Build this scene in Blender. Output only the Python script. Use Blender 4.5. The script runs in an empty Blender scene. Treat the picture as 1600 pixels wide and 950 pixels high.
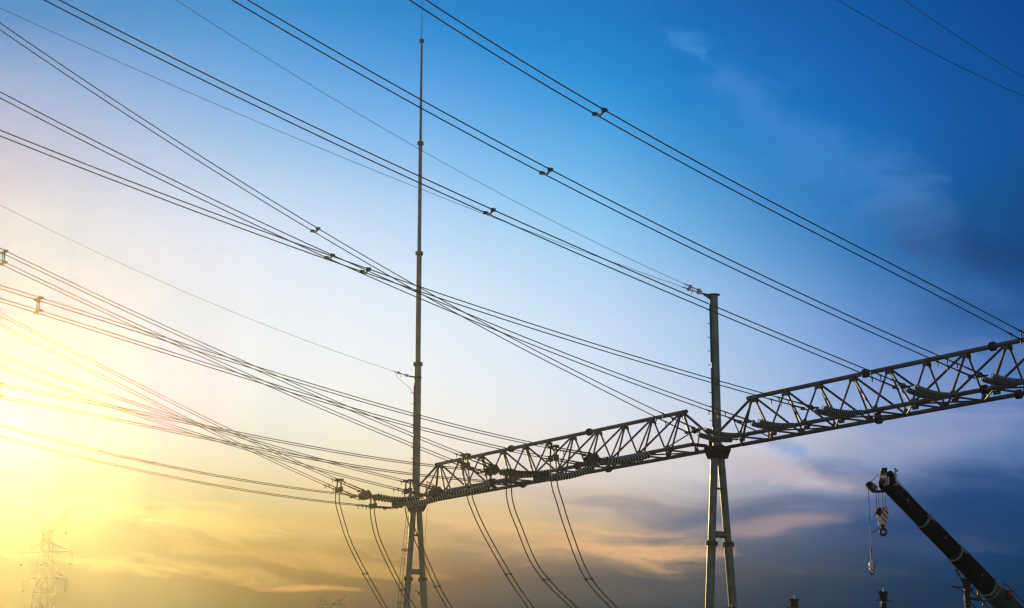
import bpy, bmesh, math, random
import numpy as np
from mathutils import Vector, Matrix

random.seed(7)
sc = bpy.context.scene
COL = sc.collection
R = math.radians

# ------------------------------------------------------------------ camera
PITCH = R(12.7); FPX = 2815.0; EYE = Vector((0, 0, 1.7))
cd = bpy.data.cameras.new('camera'); cam = bpy.data.objects.new('camera', cd); COL.objects.link(cam)
cam.location = EYE; cam.rotation_euler = (R(90) + PITCH, 0, 0)
cd.sensor_width = 36; cd.lens = FPX / 1600 * 36; cd.clip_start = 0.1; cd.clip_end = 3000
sc.camera = cam
FW = Vector((0, math.cos(PITCH), math.sin(PITCH))); UP = Vector((0, -math.sin(PITCH), math.cos(PITCH)))

def ray(px, py):
    return Vector(((px - 800) / FPX, 0, 0)) + FW + UP * ((475 - py) / FPX)
def at(px, py, Y):                       # a photo point at a given distance
    r = ray(px, py); return EYE + r * (Y / r.y)
def on_plane(px, py, P0, h):             # a photo point on the vertical plane through P0 along h
    nrm = Vector((h.y, -h.x, 0)); r = ray(px, py)
    return EYE + r * ((P0 - EYE).dot(nrm) / r.dot(nrm))

# ------------------------------------------------------------------ exposure, sun, sky
sc.render.engine = 'CYCLES'
sc.view_settings.view_transform = 'Standard'; sc.view_settings.look = 'None'
sc.view_settings.exposure = 0; sc.view_settings.gamma = 1; sc.view_settings.use_curve_mapping = False
sc.cycles.use_denoising = True; sc.cycles.denoiser = 'OPENIMAGEDENOISE'
sc.cycles.max_bounces = 6; sc.cycles.volume_bounces = 1; sc.cycles.diffuse_bounces = 2
sc.cycles.filter_width = 1.35

SUNDIR = ray(-5, 672).normalized()
SUN_AZ = math.degrees(math.atan2(SUNDIR.x, SUNDIR.y)); SUN_EL = math.degrees(math.asin(SUNDIR.z))
SUN_STRENGTH = 2.4; SUN_COLOR = (1.0, 0.71, 0.23)
sl = bpy.data.lights.new('sun', 'SUN'); sl.energy = SUN_STRENGTH; sl.color = SUN_COLOR; sl.angle = R(0.5)
so = bpy.data.objects.new('sun', sl); COL.objects.link(so)
so.location = (-60, 200, 60); so.rotation_euler = (-SUNDIR).to_track_quat('-Z', 'Y').to_euler()

HAZE_D = 0.00031; HAZE_G = 0.925
HX0, HX1, HY0, HY1, HZ1 = -44, 44, -45, 241, 46

# sky colours read off the real sky by direction (photo columns and rows only give the direction)
SX = [0, 230, 400, 660, 920, 1150, 1380, 1600]
SY = [0, 120, 240, 360, 480, 600, 700, 800, 880, 950]
SKY = [
 [(90,142,195),(82,145,202),(70,147,207),(34,132,202),(10,121,197),(3,100,177),(0,85,160),(0,68,140)],
 [(168,182,214),(140,178,222),(118,172,226),(90,162,226),(48,146,216),(19,116,192),(3,95,173),(0,76,147)],
 [(216,206,212),(196,209,232),(172,205,237),(144,194,241),(100,178,233),(53,136,203),(20,107,183),(3,77,145)],
 [(249,237,221),(238,236,239),(226,234,248),(195,223,249),(157,209,246),(96,161,218),(38,108,174),(9,68,122)],
 [(255,248,217),(255,249,238),(247,248,248),(231,242,251),(200,224,248),(154,193,235),(82,132,197),(32,84,145)],
 [(255,255,227),(255,255,235),(255,253,243),(248,248,246),(225,236,248),(182,206,236),(122,156,210),(64,108,168)],
 [(255,255,240),(254,249,212),(253,242,208),(251,240,220),(236,229,225),(206,208,221),(154,168,204),(90,122,174)],
 [(255,246,165),(252,230,148),(243,212,136),(232,200,142),(208,186,162),(152,152,164),(64,90,134),(16,64,110)],
 [(252,226,132),(237,198,104),(208,168,88),(170,136,88),(128,114,100),(80,86,98),(46,68,98),(18,54,90)],
 [(242,208,114),(202,168,92),(162,132,76),(112,98,72),(76,78,74),(58,66,74),(36,54,78),(20,50,80)],
]
def s2l(v):
    v = v / 255.0
    return v / 12.92 if v <= 0.04045 else ((v + 0.055) / 1.055) ** 2.4
SKYA = np.array(SKY, float)
def sky_at(px, py):
    px = min(max(px, 0), 1600); py = min(max(py, 0), 950)
    row = np.array([[np.interp(px, SX, SKYA[j, :, c]) for c in range(3)] for j in range(len(SY))])
    # smooth cubic along the vertical
    j = max(0, min(len(SY) - 2, int(np.searchsorted(SY, py, 'right')) - 1))
    t = (py - SY[j]) / (SY[j + 1] - SY[j])
    m = lambda k: (row[min(k + 1, len(SY) - 1)] - row[max(k - 1, 0)]) / (SY[min(k + 1, len(SY) - 1)] - SY[max(k - 1, 0)])
    h = SY[j + 1] - SY[j]
    v = ((2*t**3 - 3*t**2 + 1) * row[j] + (t**3 - 2*t**2 + t) * h * m(j) + (-2*t**3 + 3*t**2) * row[j+1] + (t**3 - t**2) * h * m(j+1))
    return np.array([s2l(max(0, min(255, a))) for a in v])
def direction(az, el):
    a, e = R(az), R(el)
    return Vector((math.sin(a) * math.cos(e), math.cos(a) * math.cos(e), math.sin(e)))
def to_px(d):
    z = d.dot(FW); return 800 + FPX * d.x / z, 475 - FPX * d.dot(UP) / z
def haze_glow(d):                        # what the sunlit air in front of the sky adds by itself
    ts = []
    for c, lo, hi in ((0, HX0, HX1), (1, HY0, HY1), (2, -1, HZ1)):
        if abs(d[c]) > 1e-6: ts.append(((hi if d[c] > 0 else lo) - EYE[c]) / d[c])
    tau = HAZE_D * min(ts); c = d.dot(SUNDIR); g = HAZE_G
    ph = (1 - g*g) / (4 * math.pi * (1 + g*g - 2*g*c) ** 1.5)
    return np.array(SUN_COLOR) * SUN_STRENGTH * tau * ph * 0.93

w = bpy.data.worlds.new('World'); sc.world = w; w.use_nodes = True
NT = w.node_tree; NT.nodes.clear()
w.cycles.sampling_method = 'MANUAL'; w.cycles.sample_map_resolution = 512
class Nodes:
    def __init__(s, nt): s.nt = nt
    def n(s, t, **kw):
        nd = s.nt.nodes.new(t)
        for k, v in kw.items(): setattr(nd, k, v)
        return nd
    def put(s, sock, v):
        if hasattr(v, 'node'): s.nt.links.new(v, sock)
        else: sock.default_value = v
    def math(s, op, a, b=0.0, c=0.0, clamp=False):
        nd = s.n('ShaderNodeMath', operation=op, use_clamp=clamp)
        for i, v in enumerate((a, b, c)): s.put(nd.inputs[i], v)
        return nd.outputs[0]
    def smooth(s, v, a, b, lo=0.0, hi=1.0):
        nd = s.n('ShaderNodeMapRange', interpolation_type='SMOOTHSTEP')
        for i, x in zip((0, 1, 2, 3, 4), (v, a, b, lo, hi)): s.put(nd.inputs[i], x)
        return nd.outputs[0]
    def lin(s, v, a, b, lo=0.0, hi=1.0):
        nd = s.n('ShaderNodeMapRange')
        for i, x in zip((0, 1, 2, 3, 4), (v, a, b, lo, hi)): s.put(nd.inputs[i], x)
        return nd.outputs[0]
    def mix(s, f, a, b, blend='MIX'):
        nd = s.n('ShaderNodeMix', data_type='RGBA', blend_type=blend)
        s.put(nd.inputs[0], f); s.put(nd.inputs[6], a); s.put(nd.inputs[7], b)
        return nd.outputs[2]
    def noise(s, vec, scale, detail=3, rough=.55, dist=0.0):
        nd = s.n('ShaderNodeTexNoise'); s.put(nd.inputs['Vector'], vec)
        nd.inputs['Scale'].default_value = scale; nd.inputs['Detail'].default_value = detail
        nd.inputs['Roughness'].default_value = rough; nd.inputs['Distortion'].default_value = dist
        return nd.outputs[0]
    def comb(s, x, y, z=0.0):
        nd = s.n('ShaderNodeCombineXYZ')
        for i, v in enumerate((x, y, z)): s.put(nd.inputs[i], v)
        return nd.outputs[0]
W = Nodes(NT)
gen = W.n('ShaderNodeTexCoord').outputs['Generated']
nv = W.n('ShaderNodeVectorMath', operation='NORMALIZE'); W.put(nv.inputs[0], gen)
sx = W.n('ShaderNodeSeparateXYZ'); W.put(sx.inputs[0], nv.outputs[0])
AZ = W.math('MULTIPLY', W.math('ARCTAN2', sx.outputs[0], sx.outputs[1]), 57.29578)
EL = W.math('MULTIPLY', W.math('ARCSINE', sx.outputs[2]), 57.29578)
elf = W.lin(EL, 0, 25)
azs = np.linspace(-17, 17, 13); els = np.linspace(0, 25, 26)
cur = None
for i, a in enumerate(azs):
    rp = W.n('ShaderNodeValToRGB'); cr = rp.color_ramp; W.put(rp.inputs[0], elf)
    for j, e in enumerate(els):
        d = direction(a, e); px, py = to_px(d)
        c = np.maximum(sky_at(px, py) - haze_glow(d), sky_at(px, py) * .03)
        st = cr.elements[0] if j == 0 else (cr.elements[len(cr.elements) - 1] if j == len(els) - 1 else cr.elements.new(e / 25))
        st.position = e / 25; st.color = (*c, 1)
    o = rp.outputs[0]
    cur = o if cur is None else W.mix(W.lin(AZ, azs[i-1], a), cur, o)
# cloud layers: soft streaky masses at their own bearing and height
warp = W.noise(W.comb(W.math('MULTIPLY', AZ, .35), EL, 3.1), .38, 3, .55)
warp2 = W.noise(W.comb(AZ, W.math('MULTIPLY', EL, 1.3), 8.7), .9, 3, .6)
AZW = W.math('ADD', AZ, W.math('MULTIPLY_ADD', warp2, 1.6, -.8))
ELW = W.math('ADD', EL, W.math('MULTIPLY_ADD', warp, 1.5, -.75))
slant = W.math('MULTIPLY_ADD', AZW, .10, ELW)
streak = W.noise(W.comb(W.math('MULTIPLY', AZW, .17), slant, 1.7), 1.9, 7, .62, .35)
puff = W.noise(W.comb(W.math('MULTIPLY', AZW, .5), slant, 5.2), .9, 5, .6, .4)
def cloud(px, py, rx, ry, rot, col, amt, tex=None, k=1.0):
    d = ray(px, py).normalized()
    a0 = math.degrees(math.atan2(d.x, d.y)); e0 = math.degrees(math.asin(d.z))
    rx, ry = rx / FPX * 57.3, ry / FPX * 57.3
    c, s_ = math.cos(R(rot)), math.sin(R(rot))
    da = W.math('SUBTRACT', AZW, a0); de = W.math('SUBTRACT', ELW, e0)
    u = W.math('ADD', W.math('MULTIPLY', da, c / rx), W.math('MULTIPLY', de, s_ / rx))
    v = W.math('ADD', W.math('MULTIPLY', da, -s_ / ry), W.math('MULTIPLY', de, c / ry))
    r2 = W.math('ADD', W.math('MULTIPLY', u, u), W.math('MULTIPLY', v, v))
    m = W.math('MULTIPLY_ADD', W.math('SUBTRACT', tex if tex is not None else streak, .5), 2.6 * k, W.math('SUBTRACT', 1.0, W.math('SQRT', r2)))
    m = W.smooth(m, -.2, .95, 0, amt)
    global cur
    cur = W.mix(m, cur, tuple(s2l(x) for x in col) + (1,))
CLOUDS = [
 # px, py, rx, ry, rot, colour, amount, texture, raggedness
 (1290, 240, 330, 75, -38, (74,146,218), .3, puff, .8),
 (1440, 350, 150, 60, -45, (84,125,192), .35, puff, .9),
 (1085, 75, 60, 24, -40, (70,150,216), .4, puff, 1.1),
 (1180, 170, 110, 30, -35, (66,140,214), .22, puff, 1.1),
 (1530, 390, 150, 55, -14, (0,58,118), .75, puff, .8),
 (1590, 480, 160, 50, 0, (36,86,152), .5, streak, .8),
 (1440, 610, 260, 60, 12, (142,162,210), .45, streak, .7),
 (1060, 720, 330, 50, 4, (222,214,214), .7, streak, .8),
 (1420, 690, 260, 42, 10, (146,156,194), .65, streak, .7),
 (1230, 742, 170, 34, -12, (198,186,194), .85, streak, .8),
 (1500, 790, 250, 75, 12, (16,66,120), .9, streak, .5),
 (1320, 744, 85, 22, -8, (52,96,148), .5, puff, .8),
 (1560, 830, 190, 80, 5, (12,60,108), .7, puff, .4),
 (1205, 695, 75, 20, -20, (130,162,212), .75, puff, 1.0),
 (1140, 806, 200, 28, 4, (76,94,126), .75, streak, .7),
 (1330, 800, 140, 22, -6, (92,108,146), .5, streak, .8),
 (1200, 826, 150, 16, 3, (160,140,146), .8, streak, .8),
 (1400, 858, 280, 26, 2, (58,80,118), .5, streak, .9),
 (890, 852, 260, 32, -7, (228,180,130), .8, streak, .8),
 (1030, 860, 130, 14, -4, (234,182,136), .65, streak, .8),
 (830, 815, 230, 26, -5, (232,192,138), .65, streak, 1.0),
 (900, 775, 220, 18, -6, (190,172,154), .4, streak, 1.0),
 (990, 792, 120, 16, -4, (136,132,144), .6, streak, .9),
 (740, 845, 160, 16, 0, (164,138,104), .55, streak, 1.0),
 (520, 872, 240, 18, -3, (218,170,92), .4, streak, 1.0),
 (480, 913, 90, 6, -2, (232,160,88), .5, streak, .9),
 (330, 818, 280, 28, -6, (228,190,108), .4, streak, 1.0),
 (520, 818, 220, 18, -4, (196,162,100), .5, streak, 1.0),
 (230, 884, 260, 16, -4, (240,198,108), .35, streak, 1.0),
 (1000, 912, 420, 28, 2, (82,82,84), .5, streak, .7),
]
for c in CLOUDS: cloud(*c)
nish = W.n('ShaderNodeTexSky', sky_type='NISHITA', sun_disc=False, sun_elevation=R(SUN_EL), sun_rotation=R(SUN_AZ))
bn = W.n('ShaderNodeBackground'); W.put(bn.inputs[0], nish.outputs[0]); bn.inputs[1].default_value = .09
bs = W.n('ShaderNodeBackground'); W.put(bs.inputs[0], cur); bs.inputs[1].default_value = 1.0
far = W.math('MAXIMUM', W.math('MAXIMUM', W.smooth(AZ, 20, 50), W.smooth(AZ, -62, -115)), W.smooth(EL, 26, 45))  # bright left-edge sky carried far past view, added to light poles' left sides
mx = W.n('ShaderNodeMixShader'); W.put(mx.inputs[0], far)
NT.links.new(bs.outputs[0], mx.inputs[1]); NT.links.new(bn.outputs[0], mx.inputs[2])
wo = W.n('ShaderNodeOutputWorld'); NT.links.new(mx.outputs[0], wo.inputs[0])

# ------------------------------------------------------------------ materials
def mat(name, col, rough=.5, metal=0.0, col2=None, scale=3.0, stain=None, stain_scale=1.2, stain_amt=.5, spec=.5, bump=0.0):
    m = bpy.data.materials.new(name); m.use_nodes = True
    N = Nodes(m.node_tree); b = m.node_tree.nodes['Principled BSDF']
    b.inputs['Roughness'].default_value = rough; b.inputs['Metallic'].default_value = metal
    b.inputs['Specular IOR Level'].default_value = spec
    co = N.n('ShaderNodeTexCoord').outputs['Object']
    if col2 is None: col2 = tuple(c * .8 for c in col)
    n1 = N.noise(co, scale, 4, .6)
    c = N.mix(N.smooth(n1, .35, .65), (*col, 1), (*col2, 1))
    if stain:
        mp = N.n('ShaderNodeMapping'); N.put(mp.inputs[0], co); mp.inputs['Scale'].default_value = (1, 1, .35)
        n2 = N.noise(mp.outputs[0], stain_scale, 5, .65, .8)
        c = N.mix(N.smooth(n2, .54, .66, 0, stain_amt), c, (*stain, 1))
    N.put(b.inputs['Base Color'], c)
    N.put(b.inputs['Roughness'], N.lin(n1, .3, .7, rough * .85, min(1, rough * 1.2)))
    if bump:
        bp = N.n('ShaderNodeBump'); bp.inputs['Strength'].default_value = bump; bp.inputs['Distance'].default_value = .02
        N.put(bp.inputs['Height'], n1); N.put(b.inputs['Normal'], bp.outputs[0])
    return m
M = {
 'column': mat('galvanised_column', (.19,.20,.205), .42, .5, (.13,.14,.147), 2.2, (.13,.11,.09), 1.6, .75),
 'beam': mat('weathered_beam_steel', (.125,.113,.095), .45, .4, (.08,.07,.057), 2.5, (.08,.05,.03), 2.2, .6),
 'brace': mat('brace_steel', (.125,.113,.097), .45, .4, (.08,.07,.06), 2.0, (.12,.08,.05), 2.0, .5),
 'plate': mat('dark_plate_steel', (.02,.018,.015), .6, .1, (.015,.012,.01), 3, spec=.25),
 'iron': mat('dark_fitting_iron', (.07,.06,.055), .5, .3, (.04,.035,.03), 6),
 'glass': mat('pale_insulator_glaze', (.80,.83,.76), .18, 0, (.70,.74,.67), 5),
 'cap': mat('insulator_cap', (.03,.027,.024), .6, .1),
 'wire': mat('weathered_conductor', (.10,.075,.04), .5, .7, (.07,.055,.03), 5),
 'zinc': mat('bright_zinc_fitting', (.55,.55,.53), .35, .5, (.42,.42,.40), 6),
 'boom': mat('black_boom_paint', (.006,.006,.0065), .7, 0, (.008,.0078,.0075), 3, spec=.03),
 'cranegrey': mat('grey_crane_paint', (.05,.058,.062), .5, 0, (.04,.046,.05), 3, spec=.3),
 'collarpaint': mat('pale_grey_paint', (.24,.27,.26), .45, 0, (.19,.21,.20), 4),
 'white': mat('white_paint', (.78,.78,.77), .4, 0, (.66,.65,.63), 5),
 'red': mat('red_paint', (.66,.05,.02), .4, 0, (.32,.025,.02), 5),
 'black': mat('black_rubber', (.015,.015,.015), .7),
 'lens': mat('red_lamp_lens', (.35,.03,.015), .15),
 'brown': mat('brown_porcelain', (.035,.022,.016), .25, 0, (.028,.018,.014), 4),
 'pylon': mat('pylon_steel', (.05,.047,.04), .5, .2, (.26,.26,.25), 1),
 'glasspane': mat('dark_cab_glass', (.02,.025,.03), .08),
 'gravel': mat('gravel_ground', (.17,.155,.13), .95, 0, (.11,.10,.085), 9, (.07,.075,.04), .12, .7, bump=.6),
 'concrete': mat('concrete_footing', (.32,.31,.29), .85, 0, (.25,.24,.22), 3),
}

# ------------------------------------------------------------------ mesh helpers
class MB:
    def __init__(s): s.v = []; s.f = []; s.m = []; s.sm = []
    def add(s, vs, fs, mi=0, smooth=False):
        o = len(s.v); s.v += [tuple(v) for v in vs]
        for f in fs: s.f.append([i + o for i in f]); s.m.append(mi); s.sm.append(smooth)
    def tube(s, pts, r, n=8, mi=0, caps=True, r2=None):
        pts = [Vector(p) for p in pts]; k = len(pts); vs = []; fs = []; ref = None
        for i, p in enumerate(pts):
            t = (pts[min(i+1, k-1)] - pts[max(i-1, 0)]).normalized()
            if ref is None: ref = t.orthogonal().normalized()
            ref = (ref - t * ref.dot(t)).normalized(); b = t.cross(ref)
            rr = r if r2 is None else r + (r2 - r) * i / (k - 1)
            for j in range(n):
                a = 2 * math.pi * j / n; vs.append(p + ref * (rr * math.cos(a)) + b * (rr * math.sin(a)))
        for i in range(k - 1):
            for j in range(n): fs.append((i*n + j, i*n + (j+1) % n, (i+1)*n + (j+1) % n, (i+1)*n + j))
        s.add(vs, fs, mi, True)
        if caps:
            s.add(vs[:n], [tuple(range(n))[::-1]], mi); s.add(vs[-n:], [tuple(range(n))], mi)
        return s
    def lathe(s, p0, axis, prof, n=14, mi=0):            # prof: (distance along axis, radius)
        axis = Vector(axis).normalized(); u = axis.orthogonal().normalized(); b = axis.cross(u); p0 = Vector(p0); vs = []; fs = []
        for a, r in prof:
            for j in range(n):
                t = 2 * math.pi * j / n; vs.append(p0 + axis * a + (u * math.cos(t) + b * math.sin(t)) * r)
        for i in range(len(prof) - 1):
            for j in range(n): fs.append((i*n + j, i*n + (j+1) % n, (i+1)*n + (j+1) % n, (i+1)*n + j))
        s.add(vs, fs, mi, True)
        s.add(vs[:n], [tuple(range(n))[::-1]], mi); s.add(vs[-n:], [tuple(range(n))], mi)
        return s
    def box(s, c, ax, ay, az, sx, sy, sz, mi=0):
        c = Vector(c); vs = [c + ax * (i * sx / 2) + ay * (j * sy / 2) + az * (k * sz / 2) for i in (-1, 1) for j in (-1, 1) for k in (-1, 1)]
        s.add(vs, [(0,1,3,2), (4,6,7,5), (0,4,5,1), (2,3,7,6), (0,2,6,4), (1,5,7,3)], mi); return s
    def prism(s, poly, off, mi=0):                        # flat polygon (3D points) given thickness vector
        n = len(poly); off = Vector(off); a = [Vector(p) - off / 2 for p in poly]; b = [Vector(p) + off / 2 for p in poly]
        s.add(a + b, [tuple(range(n))[::-1], tuple(range(n, 2*n))] + [(i, (i+1) % n, (i+1) % n + n, i + n) for i in range(n)], mi); return s
    def sphere(s, c, r, mi=0, sz=1.0):
        prof = [(r * sz * (1 - math.cos(math.pi * i / 8)), max(1e-4, r * math.sin(math.pi * i / 8))) for i in range(9)]
        return s.lathe(Vector(c) - Vector((0, 0, r * sz)), (0, 0, 1), prof, 12, mi)
    def build(s, name, mats, parent=None, origin=None):
        me = bpy.data.meshes.new(name)
        o3 = Vector(origin) if origin is not None else (parent_world(parent) if parent else Vector((0, 0, 0)))
        me.from_pydata([tuple(Vector(v) - o3) for v in s.v], [], s.f)
        for m in (mats if isinstance(mats, (list, tuple)) else [mats]): me.materials.append(M[m])
        for p, mi, sm in zip(me.polygons, s.m, s.sm): p.material_index = mi; p.use_smooth = sm
        bm = bmesh.new(); bm.from_mesh(me); bmesh.ops.recalc_face_normals(bm, faces=bm.faces); bm.to_mesh(me); bm.free()
        me.update(); o = bpy.data.objects.new(name, me); COL.objects.link(o)
        if parent: o.parent = parent; o.location = o3 - parent_world(parent)
        else: o.location = o3
        return o
def parent_world(o):
    p = Vector((0, 0, 0))
    while o is not None: p = p + o.location; o = o.parent
    return p
def tag(o, label=None, cat=None, group=None, kind=None):
    for k, v in (('label', label), ('category', cat), ('group', group), ('kind', kind)):
        if v: o[k] = v
    return o
def thing(name, loc, label, cat, group=None):
    o = bpy.data.objects.new(name, None); COL.objects.link(o); o.location = loc; o.empty_display_size = .3
    return tag(o, label, cat, group, 'thing')
X, Y, Z = Vector((1, 0, 0)), Vector((0, 1, 0)), Vector((0, 0, 1))
def copy_tree(o, parent=None):
    c = o.copy(); COL.objects.link(c); c.parent = parent
    for ch in list(o.children): copy_tree(ch, c)
    return c

# ------------------------------------------------------------------ ground and air
g = MB(); nx, ny = 40, 90; x0, x1, y0, y1 = HX0 + 1, HX1 - 1, HY0 + 1, HY1 - 1
vs = [(x0 + (x1-x0)*i/nx, y0 + (y1-y0)*j/ny, .06 * math.sin(i*1.7) * math.cos(j*1.3)) for j in range(ny+1) for i in range(nx+1)]
g.add(vs, [(j*(nx+1)+i, j*(nx+1)+i+1, (j+1)*(nx+1)+i+1, (j+1)*(nx+1)+i) for j in range(ny) for i in range(nx)], 0, True)
tag(g.build('ground', 'gravel'), kind='structure')

hz = MB().box(((HX0+HX1)/2, (HY0+HY1)/2, (HZ1-1.2)/2), X, Y, Z, HX1-HX0, HY1-HY0, HZ1+1.2)
hm = bpy.data.materials.new('haze_air'); hm.use_nodes = True; hn = hm.node_tree; hn.nodes.clear()
pv = hn.nodes.new('ShaderNodeVolumePrincipled'); pv.inputs['Color'].default_value = (.93, .93, .93, 1)
pv.inputs['Density'].default_value = HAZE_D; pv.inputs['Anisotropy'].default_value = HAZE_G
ho = hn.nodes.new('ShaderNodeOutputMaterial'); hn.links.new(pv.outputs[0], ho.inputs['Volume'])
M['haze'] = hm
hobj = hz.build('haze', 'haze'); tag(hobj, kind='stuff')

# ------------------------------------------------------------------ gantry frame of reference
AZB = R(33.7)
D = Vector((-math.sin(AZB), math.cos(AZB), 0))           # along the beam, away to the left
N_ = Vector((-math.cos(AZB), -math.sin(AZB), 0))         # square to the beam, towards the incoming lines
C0 = Vector((9.37, 81.6, 0))                             # foot of the middle column
TL, TR = 26.84, -26.0                                    # the other two columns along the beam
ZB, ZT, HW = 13.52, 15.34, .95
def bp(t, n=0.0, z=ZB): return C0 + D * t + N_ * n + Z * z

# ------------------------------------------------------------------ columns
def column(t, label, pole_sections, ladder=False, needle=None, footing=True):
    base = C0 + D * t
    r = thing('gantry_column', base, label, 'steel column', 'A-frame columns of the gantry')
    P = lambda n, z, d=0.0: base + N_ * n + D * d + Z * z
    half = lambda z: .19 + (ZB - .55 - z) * .0735
    zf = 9.0
    for sgn in (1, -1):
        top, mid, bot = P(sgn * half(ZB - .55), ZB - .55), P(sgn * half(zf), zf), P(sgn * half(0.25), .25)
        leg = MB().tube([top, mid], .172, 16).tube([mid, bot], .196, 16).build('leg', 'column', r)
        ax = (mid - top).normalized(); fl = MB()
        for k in (-.075, .015): fl.lathe(mid + ax * k, ax, [(0, .25), (.005, .285), (.055, .285), (.06, .25)], 18)
        for k in range(12):
            a = 2 * math.pi * k / 12; u = ax.orthogonal().normalized(); b = ax.cross(u)
            q = mid + (u * math.cos(a) + b * math.sin(a)) * .245; fl.tube([q - ax * .13, q + ax * .13], .018, 6)
        fl.build('flange', 'beam', leg)
        MB().box(P(sgn * half(0), .12), N_, D, Z, .8, .8, .34).build('footing', 'concrete', r)
    za = zf + .42
    MB().tube([P(half(za), za), P(-half(za), za)], .155, 14).build('cross_tie', 'column', r)
    MB().tube([P(half(11.5), 11.5), P(-half(11.5), 11.5)], .05, 8).build('small_tie', 'beam', r)
    hp = MB()
    prof = [(-.5, ZB - .12), (.5, ZB - .12), (.5, ZB - .3), (.3, ZB - .66), (-.3, ZB - .66), (-.5, ZB - .3)]
    hp.prism([P(0, z, d) for d, z in prof], N_ * .7)
    hp.prism([P(d, z - .004) for d, z in [(-.62, ZB - .11), (.62, ZB - .11), (.62, ZB - .24), (.4, ZB - .62), (-.4, ZB - .62), (-.62, ZB - .24)]], D * .42)
    hp.build('head_plate', 'plate', r)
    z0 = ZB - .3
    for k, (z1, ra, rb) in enumerate(pole_sections):
        pm = MB().tube([P(0, z0), P(0, z1)], ra, 18, r2=rb).build('pole_section' if len(pole_sections) > 1 else 'pole', 'column', r)
        fm = MB()
        if k < len(pole_sections) - 1 or needle:
            R0 = pole_sections[k+1][1] if k < len(pole_sections) - 1 else rb
            fr = rb + .09
            for dz in (-.09, .02): fm.lathe(P(0, z1 + dz), Z, [(0, fr - .03), (.01, fr), (.06, fr), (.07, fr - .03)], 16)
            for q in range(8):
                a = math.pi * q / 4; v = P(0, z1) + (X * math.cos(a) + Y * math.sin(a)) * (fr - .04); fm.tube([v - Z * .13, v + Z * .13], .016, 6)
            fm.build('flange', 'beam', pm)
        z0 = z1 + .005
    if needle: MB().tube([P(0, z0), P(0, z0 + needle)], .026, 6, r2=.012).build('lightning_needle', 'iron', r)
    return r, P
mid_col, PM = column(0, 'grey A-frame column with short capped pole, in the middle under the beam joint', [(20.5, .205, .19)])
left_col, PL = column(TL, 'A-frame column whose pole runs up into a very tall flanged lightning mast', [(21.5, .20, .20), (28.2, .155, .15), (35.05, .115, .11), (41.6, .085, .062)], needle=3.6)
right_col, PR = column(TR, 'A-frame column carrying the outer end of the right-hand beam', [(20.5, .205, .19)])
def climb(P, r, z0, z1, rad, pegs):
    rail = MB(); zs = [z0, (z0 + z1) / 2 - .1, (z0 + z1) / 2 + .15, z1]
    for a, b in ((zs[0], zs[1]), (zs[2], zs[3])): rail.box(P(rad + .03, (a + b) / 2), N_, D, Z, .06, .05, b - a)
    pm = rail; pm.tube([P(rad + .012, z0 - .2), P(rad + .012, z1 + .2)], .02, 6); z = z0 + .3
    while z < z1: pm.tube([P(rad + .02, z), P(rad + .2, z), P(rad + .2, z + .03)], .016, 6); z += .645
    pm.build('climbing_rail', 'plate', r)
climb(PM, mid_col, 14.3, 20.0, .2, 9)
climb(PR, right_col, 14.3, 20.0, .2, 9)
climb(PL, left_col, 14.3, 20.2, .2, 9)
for P, r in ((PM, mid_col), (PR, right_col)):              # cap plate and shield-wire bracket
    MB().lathe(P(0, 20.5), Z, [(0, .2), (.01, .31), (.035, .31), (.05, .24)], 18).build('cap_plate', 'beam', r)
    bm_ = MB().box(P(.42, 20.5), N_, D, Z, .55, .16, .03)
    bm_.prism([P(.2, 20.48), P(.62, 20.5), P(.62, 20.44), P(.2, 20.26)], D * .03).build('wire_bracket', 'beam', r)
MB().box(PL(.3, 20.72), N_, D, Z, .5, .14, .06).lathe(PL(0, 20.64), Z, [(0, .2), (.003, .225), (.12, .225), (.123, .2)], 16).build('wire_bracket', 'plate', left_col)
# ladder with safety hoop rails beside the near leg of the mast column
half = lambda z: .19 + (ZB - .55 - z) * .0735
ld = MB()
for off in (.42, .62):
    ld.tube([PL(half(12.8) + off * .75, 12.9, -.1), PL(half(9) + off, 9, -.1), PL(half(.2) + off, .2, -.1)], .016, 6)
z = .5
while z < 12.8:
    k = .75 + .25 * min(1, (12.9 - z) / 3.9)
    ld.tube([PL(half(z) + .2, z, -.1), PL(half(z) + .62 * k, z, -.1)], .010, 5); z += .3
ld.build('ladder', 'iron', left_col)
for z in (10.6, 7.6, 4.5):
    lb = MB()
    for dz in (-.04, .04): lb.tube([PL(half(z) - .1, z + dz, -.05), PL(half(z) + .64, z + dz, -.1)], .025, 6)
    lb.build('ladder_bracket', 'iron', left_col)
MB().tube([PL(-.75, 13.1), PL(-.62, 11.6), PL(-.6, 10.5), PL(-half(9) - .27, 9), PL(-half(5) - .25, 5), PL(-half(.3) - .2, .3)], .013, 6).build('earthing_cable', 'wire', left_col)
lamp = MB().tube([PL(half(8.2) - .5, 8.35), PL(half(8.2) - .75, 8.25)], .02, 6)
lamp.sphere(PL(half(8.2) - .85, 8.2), .12, 0, .6).build('small_lamp', 'iron', left_col)

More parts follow.
